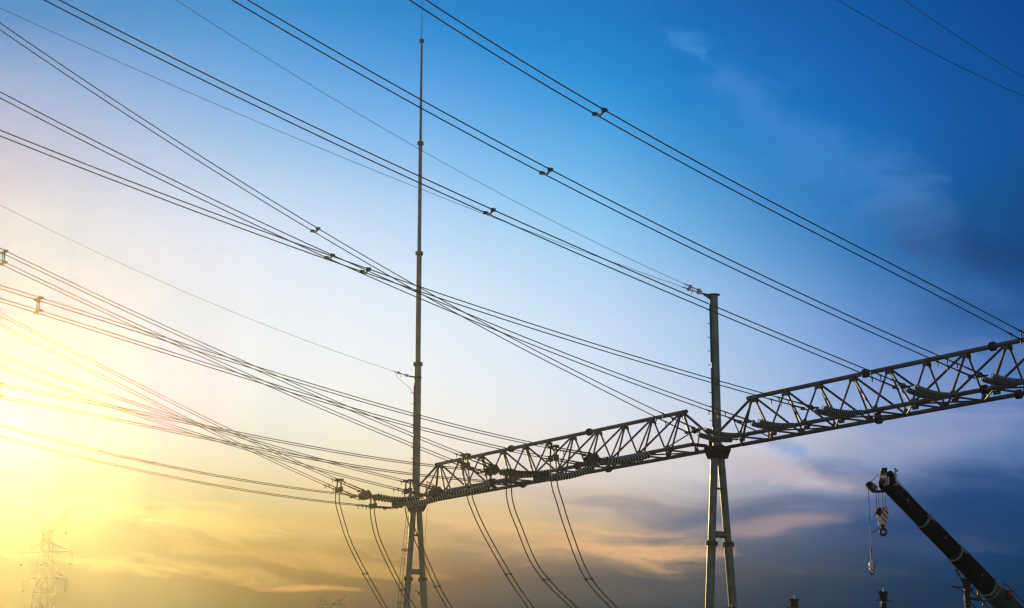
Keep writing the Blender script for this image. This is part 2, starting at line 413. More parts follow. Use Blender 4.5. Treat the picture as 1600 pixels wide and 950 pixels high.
# ------------------------------------------------------------------ beams
def beam(t0, t1, panel, label):
    c = (t0 + t1) / 2
    r = thing('gantry_beam', bp(c, 0, ZB), label, 'lattice beam', 'triangular lattice beams of the gantry')
    ks = range(-5, 6); ts = [c + panel * k for k in ks]; e = panel * 5 + .42
    ext = .33 if True else 0
    ch = MB().tube([bp(c - e, 0, ZT), bp(c + e, 0, ZT)], .098, 14)
    top = ch.build('top_chord', 'beam', r)
    fl = lambda q, par: MB().lathe(q - D * .09, D, [(0, .12), (.004, .185), (.05, .185), (.054, .12)], 16).lathe(q + D * .035, D, [(0, .12), (.004, .185), (.05, .185), (.054, .12)], 16).build('chord_flange', 'plate', par)
    q3 = (t1 - t0) * .132
    for tt in (c - q3, c + q3): fl(bp(tt, 0, ZT), top)
    for s in (1, -1):
        b = MB().tube([bp(t0 + .62, s * HW), bp(t1 - .62, s * HW)], .092, 14).build('bottom_chord', 'beam', r)
        # haunch stubs run in to the column head
        MB().tube([bp(t0 + .62, s * HW), bp(t0 + .1, s * .5, ZB - .1)], .085, 10).build('end_stub', 'plate', r)
        MB().tube([bp(t1 - .62, s * HW), bp(t1 - .1, s * .5, ZB - .1)], .085, 10).build('end_stub', 'plate', r)
        for tt in (c - q3 - .3, c + q3 + .3): fl(bp(tt, s * HW), b)
    for i, t in enumerate(ts):
        tp = bp(t, 0, ZT - .09)
        MB().prism([bp(t - .21, 0, ZT - .08), bp(t + .21, 0, ZT - .08), bp(t + .11, 0, ZT - .23), bp(t - .11, 0, ZT - .23)], N_ * .025).build('gusset_plate', 'beam', r)
        for s in (1, -1):
            MB().prism([bp(t - .14, s * .1, ZT - .10), bp(t + .14, s * .1, ZT - .10), bp(t + .08, s * .17, ZT - .26), bp(t - .08, s * .17, ZT - .26)], N_ * .02).build('gusset_plate', 'beam', r)
            MB().prism([bp(t - .18, s * HW * .985, ZB + .07), bp(t + .18, s * HW * .985, ZB + .07), bp(t + .09, s * HW * .89, ZB + .22), bp(t - .09, s * HW * .89, ZB + .22)], N_ * .02).build('gusset_plate', 'beam', r)
        for s in (1, -1):
            MB().tube([bp(t, s * .06, ZT - .06), bp(t, s * HW * .97, ZB + .05)], .042, 8).build('upright_brace', 'brace', r)
            if t < c - .1: MB().tube([bp(t + .1, s * .06, ZT - .08), bp(t + panel - .12, s * HW * .97, ZB + .06)], .05, 8).build('diagonal_brace', 'brace', r)
            if t > c + .1: MB().tube([bp(t - .1, s * .06, ZT - .08), bp(t - panel + .12, s * HW * .97, ZB + .06)], .05, 8).build('diagonal_brace', 'brace', r)
        cm = MB().tube([bp(t, HW, ZB - .03), bp(t, -HW, ZB - .03)], .045, 8)
        cm.prism([bp(t - .2, HW * .8, ZB - .07), bp(t + .2, HW * .8, ZB - .07), bp(t + .16, HW * .8, ZB - .24), bp(t - .16, HW * .8, ZB - .24)], N_ * .02)
        cm.build('cross_strut', 'beam', r)
        if i < len(ts) - 1:
            s = 1 if i % 2 else -1
            MB().tube([bp(t, s * HW * .93, ZB - .02), bp(ts[i+1], -s * HW * .93, ZB - .02)], .036, 8).build('plan_brace', 'brace', r)
    for t, sg, tc in ((ts[0], -1, t0), (ts[-1], 1, t1)):   # sloping ends of the truss
        for s in (1, -1):
            MB().tube([bp(t + sg * .25, s * .05, ZT - .1), bp(tc - sg * .62, s * HW * .94, ZB + .05)], .062, 8).build('end_post', 'brace', r)
        MB().tube([bp(t, HW * .96, ZB + .08), bp(tc - sg * 1.15, 0, ZB + .95)], .03, 6).tube([bp(t, -HW * .96, ZB + .08), bp(tc - sg * 1.15, 0, ZB + .95)], .03, 6).build('end_tie', 'brace', r)
    return r
beam(.02, TL - .02, 2.17, 'triangular steel lattice beam between the tall lightning mast and the middle column')
beam(TR + .02, -.02, 2.08, 'triangular steel lattice beam running from the middle column out of the right edge')

# ------------------------------------------------------------------ insulator strings
STR = {}   # name: (attach t, attach drop, near yoke pixel, discs, radius, extra offset of far string, label)
SP = .45
def insulator_string(key, t, zatt, yp, nd, rad, label, quad, droll=0.0, pale=False):
    A = bp(t, HW + .1, zatt)                                # near string hangs here
    E = on_plane(yp[0], yp[1], A, N_) if yp else A + N_ * 3.0 + Z * .05
    r = thing('insulator_string', (A + E) / 2 + D * SP / 2, label, 'insulator', 'tension insulator strings on the beam')
    L = (E - A).length; sag = .05 * L
    for k in (0, 1):
        hang = MB(); o = D * (.48 * k) + Z * (droll * k)
        pts = [A + (E - A) * u + o - Z * (4 * sag * u * (1 - u)) for u in np.linspace(0, 1, 41)]
        seg = [0.0]
        for a, b in zip(pts[:-1], pts[1:]): seg.append(seg[-1] + (b - a).length)
        def pos(s):
            i = max(0, min(39, int(np.searchsorted(seg, s)) - 1)); f = (s - seg[i]) / (seg[i+1] - seg[i]); return pts[i] + (pts[i+1] - pts[i]) * f, (pts[i+1] - pts[i]).normalized()
        a0, a1 = .24, seg[-1] - .1
        pitch = (a1 - a0) / nd; st = MB()
        for q in range(nd):
            p, ax = pos(a0 + pitch * q)
            fc, bk = (0, 1) if pale else (1, 0)
            st.lathe(p, ax, [(0, rad * .5), (pitch * .15, rad * .74)], 14, fc); st.lathe(p + ax * pitch * .151, ax, [(0, rad * .74), (pitch * .07, rad * .93), (pitch * .13, rad)], 14, 0)
            st.lathe(p + ax * pitch * .281, ax, [(0, rad), (pitch * (.17 if pale else .13), rad * .97)], 14, 0)
            st.lathe(p + ax * pitch * (.452 if pale else .412), ax, [(0, rad * .96), (pitch * .08, rad * .6), (pitch * .1, rad * .5)], 14, 1)
            st.lathe(p + ax * pitch * .5, ax, [(0, rad * .5), (pitch * .5, rad * .5)], 10, 1)
        st.build('disc_string', ['glass', 'cap'], r)
        p, ax = pos(seg[-1] - .1)
        hang.tube([pts[0], pos(a0)[0]], .028, 6); st.tube([p, p + ax * .14], .028, 6, 1)
        hang.tube([pts[0] - N_ * .16 + Z * .02, pts[0]], .04, 6)
        hang.build('hanger_link', 'iron', r)
        # open arcing horn ring at the line end
        ring = [p + D * (rad * .8 * math.cos(a)) + Z.cross(D) * 0 + (Z * .9 + N_ * .25) * (rad * .85 * math.sin(a)) + ax * .03 for a in np.linspace(R(-60), R(235), 14)]
        MB().tube(ring, .017, 6).build('arcing_horn', 'zinc', r)
    yk = E + N_ * .18
    o = D * SP + Z * droll
    yq = MB().prism([yk, yk + o, yk + o * .62 + N_ * .34 , yk + o * .38 + N_ * .34], Z * .05)
    if quad:
        for k in (0, 1):
            b = yk + o * k + N_ * .18
            yq.prism([b - N_*.2, b + Z * .27 + N_*.02, b + Z * .27 + N_ * .12, b + Z*.05 + N_ * .45, b - Z*.22 + N_ * .42, b - Z * .27 + N_ * .1], D * .05)
        yq.prism([yk + N_ * .28 - Z * .12, yk + o + N_ * .28 - Z * .12, yk + o + N_ * .5 - Z * .02, yk + N_ * .5 - Z * .02], Z * .16)
    yq.build('yoke_plate', 'iron', r)
    return yk + N_ * (.5 if quad else .36), droll
ENDS = {}
LAB = {
 'Y1': 'ribbed insulator pair crossing behind the tall mast, farthest left of all',
 'Y2': 'ribbed insulator pair low in front of the mast column head, second from the left',
 'Y3': 'ribbed insulator pair third from the left, above and right of the mast column head',
 'Y4': 'level ribbed insulator pair fourth from the left, its pale disc rims spiky on top',
 'Y5': 'ribbed insulator pair fifth from the left, hanging below the bottom chord at mid beam',
 'Y6': 'bright ribbed insulator pair rightmost on the left-hand beam, at its dark yoke',
 'R1': 'slim sagging insulator pair right in front of the middle column head',
 'R2': 'slim insulator pair first to the right of the middle column',
 'R3': 'slim dark insulator pair second to the right of the middle column',
 'R4': 'slim dark insulator pair third to the right of the middle column',
 'R5': 'slim dark insulator pair cut off by the right edge of the photo',
 'R6': 'slim dark insulator pair nearest the outer end of the right-hand beam',
}
INS = [('Y1', 24.57, 13.35, (586, 774)), ('Y2', 21.5, 13.32, (639, 787)), ('Y3', 17.18, 13.34, (697, 769)), ('Y4', 11.61, 13.46, (786, 735)),
       ('Y5', 7.85, 13.32, (863, 746)), ('Y6', 3.45, 13.42, (943, 718)), ('R1', -2.96, 13.5, (1101, 671)), ('R2', -6.5, 13.5, (1185, 658)),
       ('R3', -10.56, 13.5, (1285, 637)), ('R4', -15.25, 13.5, (1430, 604)), ('R5', -18.99, 13.5, (1550, 587)), ('R6', -23.2, 13.5, None)]
for k, t, za, yp in INS:
    q = k[0] == 'Y'
    ENDS[k] = insulator_string(k, t, za, yp, 15 if q else 19, .165 if q else .12, LAB[k], q, -.14 if k == 'R1' else (0 if q else -.02), k in ('Y2', 'Y3', 'Y5', 'Y6'))

# ------------------------------------------------------------------ conductors
def fit_curve(P0, h, pxs, w0=6.0, over=13.0):
    """sag parabola in the vertical plane through P0 along h"""
    pts = [on_plane(x, y, P0, h) for x, y in pxs]
    s = np.array([0.0] + [(p - P0).dot(h) for p in pts]); z = np.array([P0.z] + [p.z for p in pts])
    wt = np.array([w0] + [1.0] * len(pts)); wt[1:] *= 60.0 / np.array([max(20, p.y) for p in pts])
    c = np.polyfit(s, z, 2 if len(pts) < 6 else 3, w=wt)
    smax = s.max(); 
    def f(u):
        if u <= smax: return np.polyval(c, u)
        d = np.polyval(np.polyder(c), smax); return np.polyval(c, smax) + d * (u - smax)
    off = P0.z - f(0)
    return lambda u: P0 + h * u + Z * (f(u) + off * max(0, 1 - u / 8) - P0.z), smax + over, pts
def spacer(root, a, b, quad=None):
    m = MB(); mid = (a + b) / 2 - Z * .05
    ax = (b - a).normalized()
    m.tube([a + Z*.05, a - Z * .03, mid - Z * .04, b - Z * .03, b + Z*.05], .03, 8)
    for p in (a, b): m.box(p, N_, D, Z, .16, .08, .1)
    return m
def bundle(key, label, group, pxs, rad, quad, az=0.0, spx=None, s0=None, over=13):
    P0, roll = ENDS[key]; P0 = P0 + (Z * .22 if quad else Z * 0)
    h = (N_ * math.cos(az) + D * math.sin(az)).normalized(); side = Z.cross(h); side = side if side.dot(D) > 0 else -side
    f, smax, pts = fit_curve(P0, h, pxs, over=over)
    ss = np.concatenate([np.linspace(0, 6, 13), np.linspace(7, smax, 70)])
    r = thing('conductor_bundle', P0, label, 'power line', group)
    offs = [Vector((0, 0, 0)), side * SP]
    if quad: offs += [-Z * .5, side * SP - Z * .5]
    for k, o in enumerate(offs):
        hw = MB()
        def g(u, o=o):
            oo = Vector(o)
            if not quad and k == 1: oo = oo + Z * roll * max(0, 1 - u / 6)
            return f(u) + oo
        MB().tube([g(u) for u in ss], rad, 6).build('wire', 'wire', r)
        # dead-end clamp with its little weights
        d0 = .0 if k < 2 else .45
        hw.tube([g(d0), g(d0 + .35), g(d0 + .75)], .036, 8); hw.tube([g(d0 + .75), g(d0 + 1.9)], .026, 6)
        hw.box(g(d0 + .1) - Z * .02, h, side, Z, .16, .09, .12)
        for e in (1.25, 1.75): 
            q = g(d0 + e); hw.tube([q, q - Z * .17], .024, 6); hw.box(q, h, side, Z, .09, .06, .06)
        hw.tube([g(d0) , g(d0) - h * .14 - Z * (.05 if k < 2 else -.05)], .03, 6)
        hw.build('dead_end_clamp', 'iron', r)
    if spx:
        p = on_plane(spx[0], spx[1], P0, h); u = (p - P0).dot(h)
        a = [f(u) + o for o in offs]
        if not quad:
            m = spacer(r, a[0], a[1]); m.build('spacer', 'iron', r)
            sp_ = MB().tube([a[0] * .8 + a[1] * .2 - Z * .06, (a[0] + a[1]) / 2 - Z * .1, a[0] * .2 + a[1] * .8 - Z * .06], .034, 8).build('spacer_shell', 'zinc', r)
        else:
            m = MB(); c = sum(a, Vector()) / 4
            cor = [a[0], a[1], a[3], a[2]]
            inn = [c + (q - c) * .55 for q in cor]
            for i in range(4):
                m.tube([inn[i], inn[(i+1) % 4]], .028, 6); m.tube([inn[i], cor[i]], .032, 6); m.box(cor[i], h, side, Z, .18, .1, .1)
            m.build('spacer', 'iron', r)
    return f, h, side, P0, r
GT = 'twin conductors running in to the right-hand beam'; GQ = 'four-wire conductors running in to the left-hand beam'
bundle('R1', 'steepest twin wires crossing the others at the mast, ending in front of the middle column', GT, [(1045,648),(862,560),(680,463),(658,450),(497,358.5),(450,330),(306,240),(150,133),(0,38)], .019, False, spx=(497,358.5))
bundle('R2', 'twin wires crossing the middle column pole to the first insulators on its right', GT, [(1147,648),(1110,635),(903,560),(680,468.7),(519.6,399),(440,362),(188,240),(0,143.6)], .019, False, spx=(519.6,399))
bundle('R3', 'flattest of three twin wires crossing at the mast, ending second right of the middle column', GT, [(1193,614.5),(1005,560),(680,456.5),(576,421),(440,371),(92,240),(0,203.4)], .019, False, spx=(576,421))
bundle('R4', 'twin wires from the upper left corner crossing the mast just below its second flange joint', GT, [(1366,578),(1215.8,520),(1040,447),(770.7,328.5),(700,295.6),(400,153.4),(92,0)], .0205, False, spx=(770.7,328.5))
bundle('R5', 'twin wires with a curved spacer right of the mast top, second from upper right', GT, [(1527,579),(1474.7,555.8),(1342,500),(1187.7,430),(1000,337.3),(860,264.5),(720,189.5),(600,123),(386.6,0)], .0205, False, spx=(860,264.5))
bundle('R6', 'uppermost twin wires, from the top edge at the mast needle to the right edge', GT, [(1600,517.7),(1560,500),(1000,204),(944.6,172),(874,130),(720,34.3),(664.7,0)], .0205, False, spx=(944.6,172))
Q = {}
Q['Y1'] = bundle('Y1', 'steepest of the lower four-wire bundles in the glare, ending at the leftmost insulators', GQ, [(532.5,750),(489,731.5),(320,652),(190,585),(60,520),(0,488)], .018, True)
Q['Y2'] = bundle('Y2', 'lowest four-wire bundle, coming out of the sun to the mast column head', GQ, [(578,781.7),(480,764),(231.6,720),(120,693),(31.6,673.7)], .018, True)
Q['Y3'] = bundle('Y3', 'four-wire bundle from just above the sun to the insulators right of the mast column head', GQ, [(631.5,754),(480,709),(320,665),(160,610.5),(0,553.7)], .018, True)
Q['Y4'] = bundle('Y4', 'highest golden four-wire bundle, its spacer right at the left edge of the photo', GQ, [(728,711),(640,674.5),(300,528.4),(150,459),(10,392.6)], .018, True, spx=(9,392))
Q['Y5'] = bundle('Y5', 'flat four-wire bundle whose spacer dissolves in the sun glare at the left edge', GQ, [(788,743.5),(640,720),(480,694),(320,664),(160,633.7),(8.4,599.6)], .018, True, spx=(2.5,598.3))
Q['Y6'] = bundle('Y6', 'golden four-wire bundle with a boxy spacer a little in from the left edge', GQ, [(918,709),(825,695),(640,642),(480,595),(300,543),(65,467),(0,444)], .018, True, spx=(63.5,466.5))

# jumper cables dropping from the four-wire bundles
def jumper(key, label, pxs):
    f, h, side, P0, _ = Q[key]
    top = on_plane(pxs[0][0], pxs[0][1], P0, h); u = (top - P0).dot(h); top = f(u)
    r = thing('jumper_cable_pair', top, label, 'jumper cable', 'jumper cables dropping below the left-hand beam')
    pts = [on_plane(x, y, P0, h) for x, y in pxs[1:]]
    d = (pts[-1] - pts[-2]).normalized()
    pts += [pts[-1] + d * 1.5 - Z * .2, pts[-1] + d * 3.4 - Z * 1.2]
    # smooth (Catmull-Rom)
    c = [top - Z * .5] + pts; sm = []
    for i in range(len(c) - 1):
        a, b, e, g_ = c[max(i-1, 0)], c[i], c[i+1], c[min(i+2, len(c)-1)]
        for t in np.linspace(0, 1, 7)[:-1]:
            sm.append(.5 * ((2*b) + (e-a)*t + (2*a-5*b+4*e-g_)*t*t + (-a+3*b-3*e+g_)*t**3))
    sm.append(c[-1])
    cl = MB()
    for o in (Vector((0, 0, 0)), side * SP):
        MB().tube([p + o for p in sm], .027, 8).build('cable', 'wire', r)
        cl.tube([top + o + Z * .06, top + o - Z * .62], .042, 8)
        cl.box(top + o + Z * .05, h, side, Z, .26, .12, .12); cl.box(top + o - Z * .47, h, side, Z, .2, .13, .26)
        cl.tube([top + o - Z * .6, sm[3] + o], .05, 8, r2=.034)
    cl.build('tap_clamp', 'iron', r)
    for fr in (.62, .8):
        p = sm[int(len(sm) * fr)]; spm = MB().tube([p, p + side * SP], .022, 6)
        for o in (Vector(), side * SP): spm.box(p + o, h, side, Z, .1, .09, .1)
        spm.build('cable_spacer', 'iron', r)
    return r
J = {
 'Y1': ('leftmost jumper cable pair, curving down well clear of the mast column', [(533,749.6),(531,768),(530.6,785),(538,813.6),(549.6,848),(573.8,896),(604.5,950)]),
 'Y2': ('jumper cable pair curving down just left of the mast column and crossing its feet', [(586,781),(585,797),(587,813.6),(593,839),(609,876),(632,921),(649,950)]),
 'Y3': ('jumper cable pair running down across the mast column legs', [(641,753.5),(639,771),(641,799),(650,830.6),(665.6,867.5),(687,916),(706,950)]),
 'Y4': ('jumper cable pair first to the right of the mast column', [(731,710),(731,728),(737,771),(744,793.7),(758,825),(778,862),(808,913),(834,950)]),
 'Y5': ('middle jumper cable pair of the three right of the mast column', [(798,742),(799,759),(800,776),(805,797),(814,820),(838,878),(868,917),(902,950)]),
 'Y6': ('rightmost jumper cable pair, dropping below the middle of the beam', [(869,702),(869,725),(871,757),(880,787.5),(890,820),(912,880),(932,915),(964,950)]),
}
for k, (lab, pxs) in J.items(): jumper(k, lab, pxs)

# single shield wires
def shield(label, P0, h, pxs, rad=.0105, over=13, w0=6.0, fit=True):
    f, smax, pts = fit_curve(P0, h, pxs, over=over, w0=w0)
    r = thing('shield_wire', P0, label, 'overhead wire', 'single thin shield wires')
    MB().tube([f(u) for u in np.concatenate([np.linspace(0, 4, 9), np.linspace(5, smax, 60)])], rad, 6).build('wire', 'wire', r)
    m = MB().tube([P0, f(.35)], .04, 6).tube([f(.35), f(1.1)], .026, 6)
    for e in (.2, .75): m.box(f(e), h, D, Z, .12, .12, .14)
    m.tube([f(.6), f(.6) - Z * .22], .02, 6)
    m.build('clamp', 'zinc', r)
    return f
pm = PM(.68, 20.53)
hA = (N_ * math.cos(R(4)) + D * math.sin(R(4))).normalized(); hB = (N_ * math.cos(R(-4)) + D * math.sin(R(-4))).normalized()
shield('lower of two thin wires running from upper left to the short pole top', pm - Z * .04, hA, [(870,386),(700,309.5),(400,187.5),(200,100),(0,15)])
shield('upper of two thin wires running from the top edge to the short pole top', pm + Z * .06, hB, [(872,350),(700,258),(600,200.7),(400,80),(275,0)])
f3 = shield('thin wire ending on the mast below its lowest flange, with a hanging tail', PL(.55, 20.72), N_, [(520,547),(300,461),(80,360),(0,320)])
tl = thing('earthing_tail', f3(1.0), 'short thin lead drooping from the wire clamp to the mast side', 'earth lead')
MB().tube([f3(1.0), f3(1.0) - Z * .3 - N_ * .15, PL(.5, 20.0), PL(.24, 19.6)], .011, 6).build('lead', 'wire', tl)
pr = PR(.68, 20.53)
shield('thin wire in the upper right corner, lower of two', pr, hA, [(1600,155),(1500,101),(1400,49),(1305,0)], w0=1.0)
shield('thin wire in the upper right corner, upper of two', pr + Z * .06, hB, [(1600,122),(1500,58),(1412,0)], w0=1.0)

# ------------------------------------------------------------------ disconnector posts behind the crane
def post(px, py, Yd, label, arm=False):
    top = at(px, py, Yd); base = Vector((top.x, top.y, 0))
    r = thing('disconnector_post', base, label, 'insulator post', 'switch posts along the bottom edge')
    H = top.z - .37                                         # top flange
    B = lambda x, y, z: base + N_ * x + D * y + Z * z
    MB().tube([B(0,0,0), B(0,0,2.6)], .14, 12).box(B(0,0,2.62), D, N_, Z, .5, .5, .06).build('steel_stand', 'beam', r)
    pr = [(0, .09)]; n = int((H - 2.75) / .085)
    for i in range(n):
        a = .05 + i * .085; pr += [(a, .095), (a + .02, .14), (a + .035, .14), (a + .06, .095)]
    pr += [(H - 2.65, .1)]
    MB().lathe(B(0, 0, 2.65), Z, pr, 16).build('insulator_column', 'brown', r)
    tp = MB().lathe(B(0, 0, H - .03), Z, [(0, .1), (.003, .14), (.04, .14), (.043, .1)], 16)
    tp.box(B(0, 0, H + .02), N_, D, Z, .62, .22, .02).tube([B(.31, -.1, H + .02), B(.31, .1, H + .02)], .02, 6).tube([B(-.31, -.1, H + .02), B(-.31, .1, H + .02)], .02, 6)
    tp.build('top_plate', 'iron', r)
    for s in (1, -1):
        c = MB(); x = s * .09
        c.box(B(x, 0, H + .19), N_, D, Z, .065, .14, .32)
        c.box(B(x * 1.75, 0, H + .325), N_, D, Z, .085, .16, .075)
        for k in (.1, .19, .25): c.box(B(x * 1.55, 0, H + k), N_, D, Z, .06, .12, .03)
        c.build('contact', 'plate', r)
    MB().tube([B(0, 0, H + .03), B(0, 0, H + .52)], .013, 6).build('centre_rod', 'zinc', r)
    if arm:
        a = MB()
        a.tube([B(.06, .1, H + .2), B(.22, .15, H + .5), B(.31, .17, H + .64)], .026, 8).box(B(.24, .15, H + .52), N_, D, Z, .11, .08, .07).box(B(.31, .17, H + .65), N_, D, Z, .07, .07, .1)
        a.tube([B(.55, .1, H + .04), B(.1, 0, H - .14)], .022, 6).tube([B(.55, .1, H + .04), B(.0, 0, H + .03)], .022, 6).box(B(.55, .1, H + .05), N_, D, Z, .1, .08, .08)
        a.tube([B(.54, .1, H + .07), B(.31, .16, H + .55)], .009, 5)
        a.build('swing_arm', 'iron', r)
        b = MB()
        for p, q in (((-.05,0,0),(-.62,-.05,-.33)), ((-.62,-.05,-.33),(-1.25,-.1,-.95)), ((-.05,0,-.3),(-.6,-.05,-.36)), ((-.3,0,.48),(-.64,-.05,-.3)), ((-.08,0,.22),(-.6,-.03,.22)), ((-.1,0,-.45),(-.7,0,-.95)), ((-.62,0,.12),(-.55,0,-.25)), ((-.3,0,-.05),(-.08,0,.1)), ((-.95,0,-.25),(-.8,0,-.6)), ((-.08,0,-.38),(-1.1,-.1,-.42))):
            b.tube([B(p[0], p[1], H + p[2]), B(q[0], q[1], H + q[2])], .03, 6)
        b.build('link_frame', 'iron', r)
    return r
post(1143, 949, 76.9, 'small dark switch post tip peeping out right beside the middle column leg')
post(1241, 935.5, 73.6, 'small dark switch post between the middle column and the hanging crane hooks')
post(1380, 924, 69.6, 'dark ribbed switch post with a plate and twin contacts, below the crane hooks')
post(1510, 903.5, 66.0, 'dark ribbed switch post with a raised arm, partly behind the crane boom', arm=True)

# ------------------------------------------------------------------ mobile crane
def crane():
    pa = at(1387, 757, 58.0); pb = at(1545, 919, 60.5)
    ax = (pb - pa).normalized(); sideh = Z.cross(ax).normalized(); upb = ax.cross(sideh).normalized()
    if upb.z < 0: upb = -upb
    Ltot = (pb - pa).length
    # the pivot lies farther down the same line
    s_piv = (pa.z - 2.9) / -ax.z
    piv = pa + ax * s_piv
    root = thing('mobile_crane', Vector((piv.x, piv.y, 0)), 'mobile crane with a black telescopic boom rising from the lower right corner', 'crane')
    q = lambda s, v=0.0, u=0.0: pa + ax * s + sideh * v + upb * u      # s along, v across, u up
    def section(name, s0, s1, hw, hh, mats, parent):
        pr = [(-hw, hh*.72), (-hw*.8, hh), (hw*.8, hh), (hw, hh*.72), (hw, -hh*.45), (hw*.72, -hh*.86), (hw*.3, -hh), (-hw*.3, -hh), (-hw*.72, -hh*.86), (-hw, -hh*.45)]
        n = len(pr); m = MB(); vs = [q(s0, v, u) for v, u in pr] + [q(s1, v, u) for v, u in pr]
        m.add(vs, [tuple(range(n))[::-1], tuple(range(n, 2*n))] + [(i, (i+1) % n, (i+1) % n + n, i + n) for i in range(n)])
        return m.build(name, mats, parent)
    def collar(s, hw, hh, parent, w=.055):
        m = MB(); pr = [(-hw, hh*.72), (-hw*.8, hh), (hw*.8, hh), (hw, hh*.72), (hw, -hh*.45), (hw*.72, -hh*.86), (hw*.3, -hh), (-hw*.3, -hh), (-hw*.72, -hh*.86), (-hw, -hh*.45)]
        n = len(pr)
        vs = [q(s - w/2, v, u) for v, u in pr] + [q(s + w/2, v, u) for v, u in pr]
        m.add(vs, [tuple(range(n))[::-1], tuple(range(n, 2*n))] + [(i, (i+1) % n, (i+1) % n + n, i + n) for i in range(n)])
        m.box(q(s - .1, 0, hh + .03), ax, sideh, upb, .2, hw * .5, .035)
        m.box(q(s - .02, -hw * .9, hh * .55), ax, sideh, upb, .16, .1, .1).box(q(s + .16, -hw * .8, hh * .62), ax, sideh, upb, .1, .08, .08)
        return m.build('collar', 'collarpaint', parent)
    j1 = Ltot * .345; j2 = Ltot * .665
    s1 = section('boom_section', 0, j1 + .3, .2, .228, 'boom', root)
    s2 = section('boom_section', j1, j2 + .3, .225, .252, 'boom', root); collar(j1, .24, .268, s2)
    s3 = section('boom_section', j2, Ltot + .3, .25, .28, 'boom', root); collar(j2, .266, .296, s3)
    s4 = section('base_boom', Ltot, s_piv + .5, .285, .315, 'cranegrey', root); collar(Ltot, .31, .34, s4, .05); collar(Ltot + .17, .305, .335, s4, .035)
    for s, sec, hw in ((j1 * .42, s1, .2), ((j1 + j2) * .5, s2, .225), ((j2 + Ltot) * .52, s3, .25)):    # small pale arrow marks
        v = -hw - .004
        MB().prism([q(s, v, .06), q(s + .05, v, -.02), q(s + .1, v, .04), q(s + .05, v, .0)], sideh * .004).build('arrow_mark', 'zinc', sec)
    # hand rail, lamp, stripe and lettering on the base section
    hr = MB(); L0 = Ltot + .28
    hr.tube([q(L0, -.2, .27), q(L0 + .05, -.2, .47), q(L0 + 1.55, -.2, .47), q(L0 + 1.55, -.2, .27)], .02, 6).tube([q(L0 + .05, -.2, .37), q(L0 + .05, .2, .37)], .016, 6)
    hr.tube([q(L0 + 1.7, -.2, .28), q(L0 + 1.75, -.2, .44), q(L0 + 2.0, -.2, .42), q(L0 + 1.95, -.2, .28)], .02, 6)
    hr.build('guard_rail', 'iron', s4)
    lm = MB().lathe(q(L0 + .35, -.3, .16), -sideh, [(-.04, .16), (.05, .16)], 14, 1).sphere(q(L0 + .36, -.36, .18), .115, 0)
    lm.build('warning_lamp', ['lens', 'black'], s4)
    MB().box(q(L0 + 1.6, -.283, -.04), ax, sideh, upb, 3.6, .008, .03).build('dark_stripe', 'black', s4)
    fc = bpy.data.curves.new('lettering', 'FONT'); fc.body = 'T-300'; fc.size = .30; fc.extrude = .003; fc.align_x = 'LEFT'; fc.materials.append(M['black'])
    tmp = bpy.data.objects.new('lettering', fc); me = bpy.data.meshes.new_from_object(tmp); bpy.data.objects.remove(tmp)
    fo = bpy.data.objects.new('lettering', me); COL.objects.link(fo); fo.parent = s4
    rot = Matrix((ax, upb, -sideh)).transposed().to_4x4()
    if ax.cross(upb).dot(-sideh) < 0: rot = Matrix((ax, upb, sideh)).transposed().to_4x4()
    fo.matrix_local = Matrix.Translation(q(L0 + .72, -.288, .03) - parent_world(s4)) @ rot
    # boom head: sheave cheeks with red and white bands, aux sheave bracket
    hd = MB()
    for v in (-.14, .14):
        poly = [q(.15, v, .2), q(-.12, v, .34), q(-.24, v, .36), q(-.3, v, .2), q(-.16, v, -.2), q(.1, v, -.24)]
        hd.prism(poly, sideh * .05)
    hd.lathe(q(-.12, -.12, .26), sideh, [(0, .1), (.01, .16), (.11, .13), (.12, .13), (.23, .16), (.24, .1)], 16)
    hd.lathe(q(-.05, -.12, -.1), sideh, [(0, .1), (.01, .15), (.11, .12), (.12, .12), (.23, .15), (.24, .1)], 16)
    head = hd.build('boom_head', 'boom', root)
    dn = Vector((0, 0, -1)); left = (-ax - Z * (-ax).z).normalized()
    c = q(-.17, 0, .32) + left * .03
    F = lambda x, y, dy=-.26: at(x, y, 58.0) + Y * dy
    bands = [(732.5, 741, 2), (741, 744, 1), (744, 748.5, 0), (748.5, 752.3, 1), (752.3, 757.5, 2)]
    xl = lambda y: 1374.6 - (y - 733) * .19; xr = lambda y: 1384.6 - (y - 733) * .17
    st = MB()
    for ya, yb, mi in bands: st.prism([F(xl(ya) + (1.2 if ya < 733 else 0), ya), F(xr(ya) - (1 if ya < 733 else 0), ya), F(xr(yb), yb), F(xl(yb), yb)], Y * .05, mi)
    st.build('striped_plate', ['white', 'red', 'black'], root)
    st = MB()
    for k, mi in enumerate((1, 0, 1, 0)):
        x = 1378.2 + k * 2.0
        st.prism([F(x + .8, 744 + k * .6, -.24), F(x + 2.8, 744.6 + k * .6, -.24), F(x + 2.2, 761 - k * .8, -.24), F(x + .2, 761 - k * .4, -.24)], Y * .03, mi)
    st.build('striped_cheek', ['white', 'red'], root)
    ear = MB().tube([q(-.02, -.15, .3), q(-.06, -.15, .52)], .03, 6).box(q(-.06, -.15, .54), ax, sideh, upb, .14, .06, .05).tube([q(.1, -.12, .28), q(.04, -.12, .44)], .04, 6).box(q(.12, -.2, .2), ax, sideh, upb, .16, .05, .1)
    ear.tube([q(.05, -.19, .02), q(.2, -.2, .12)], .03, 6).build('rope_guide', 'zinc', root)
    arm_root = c + dn * .5; tip = at(1356.5, 757.5, 58.1)
    B_ = lambda x, y: at(x, y, 58.05)
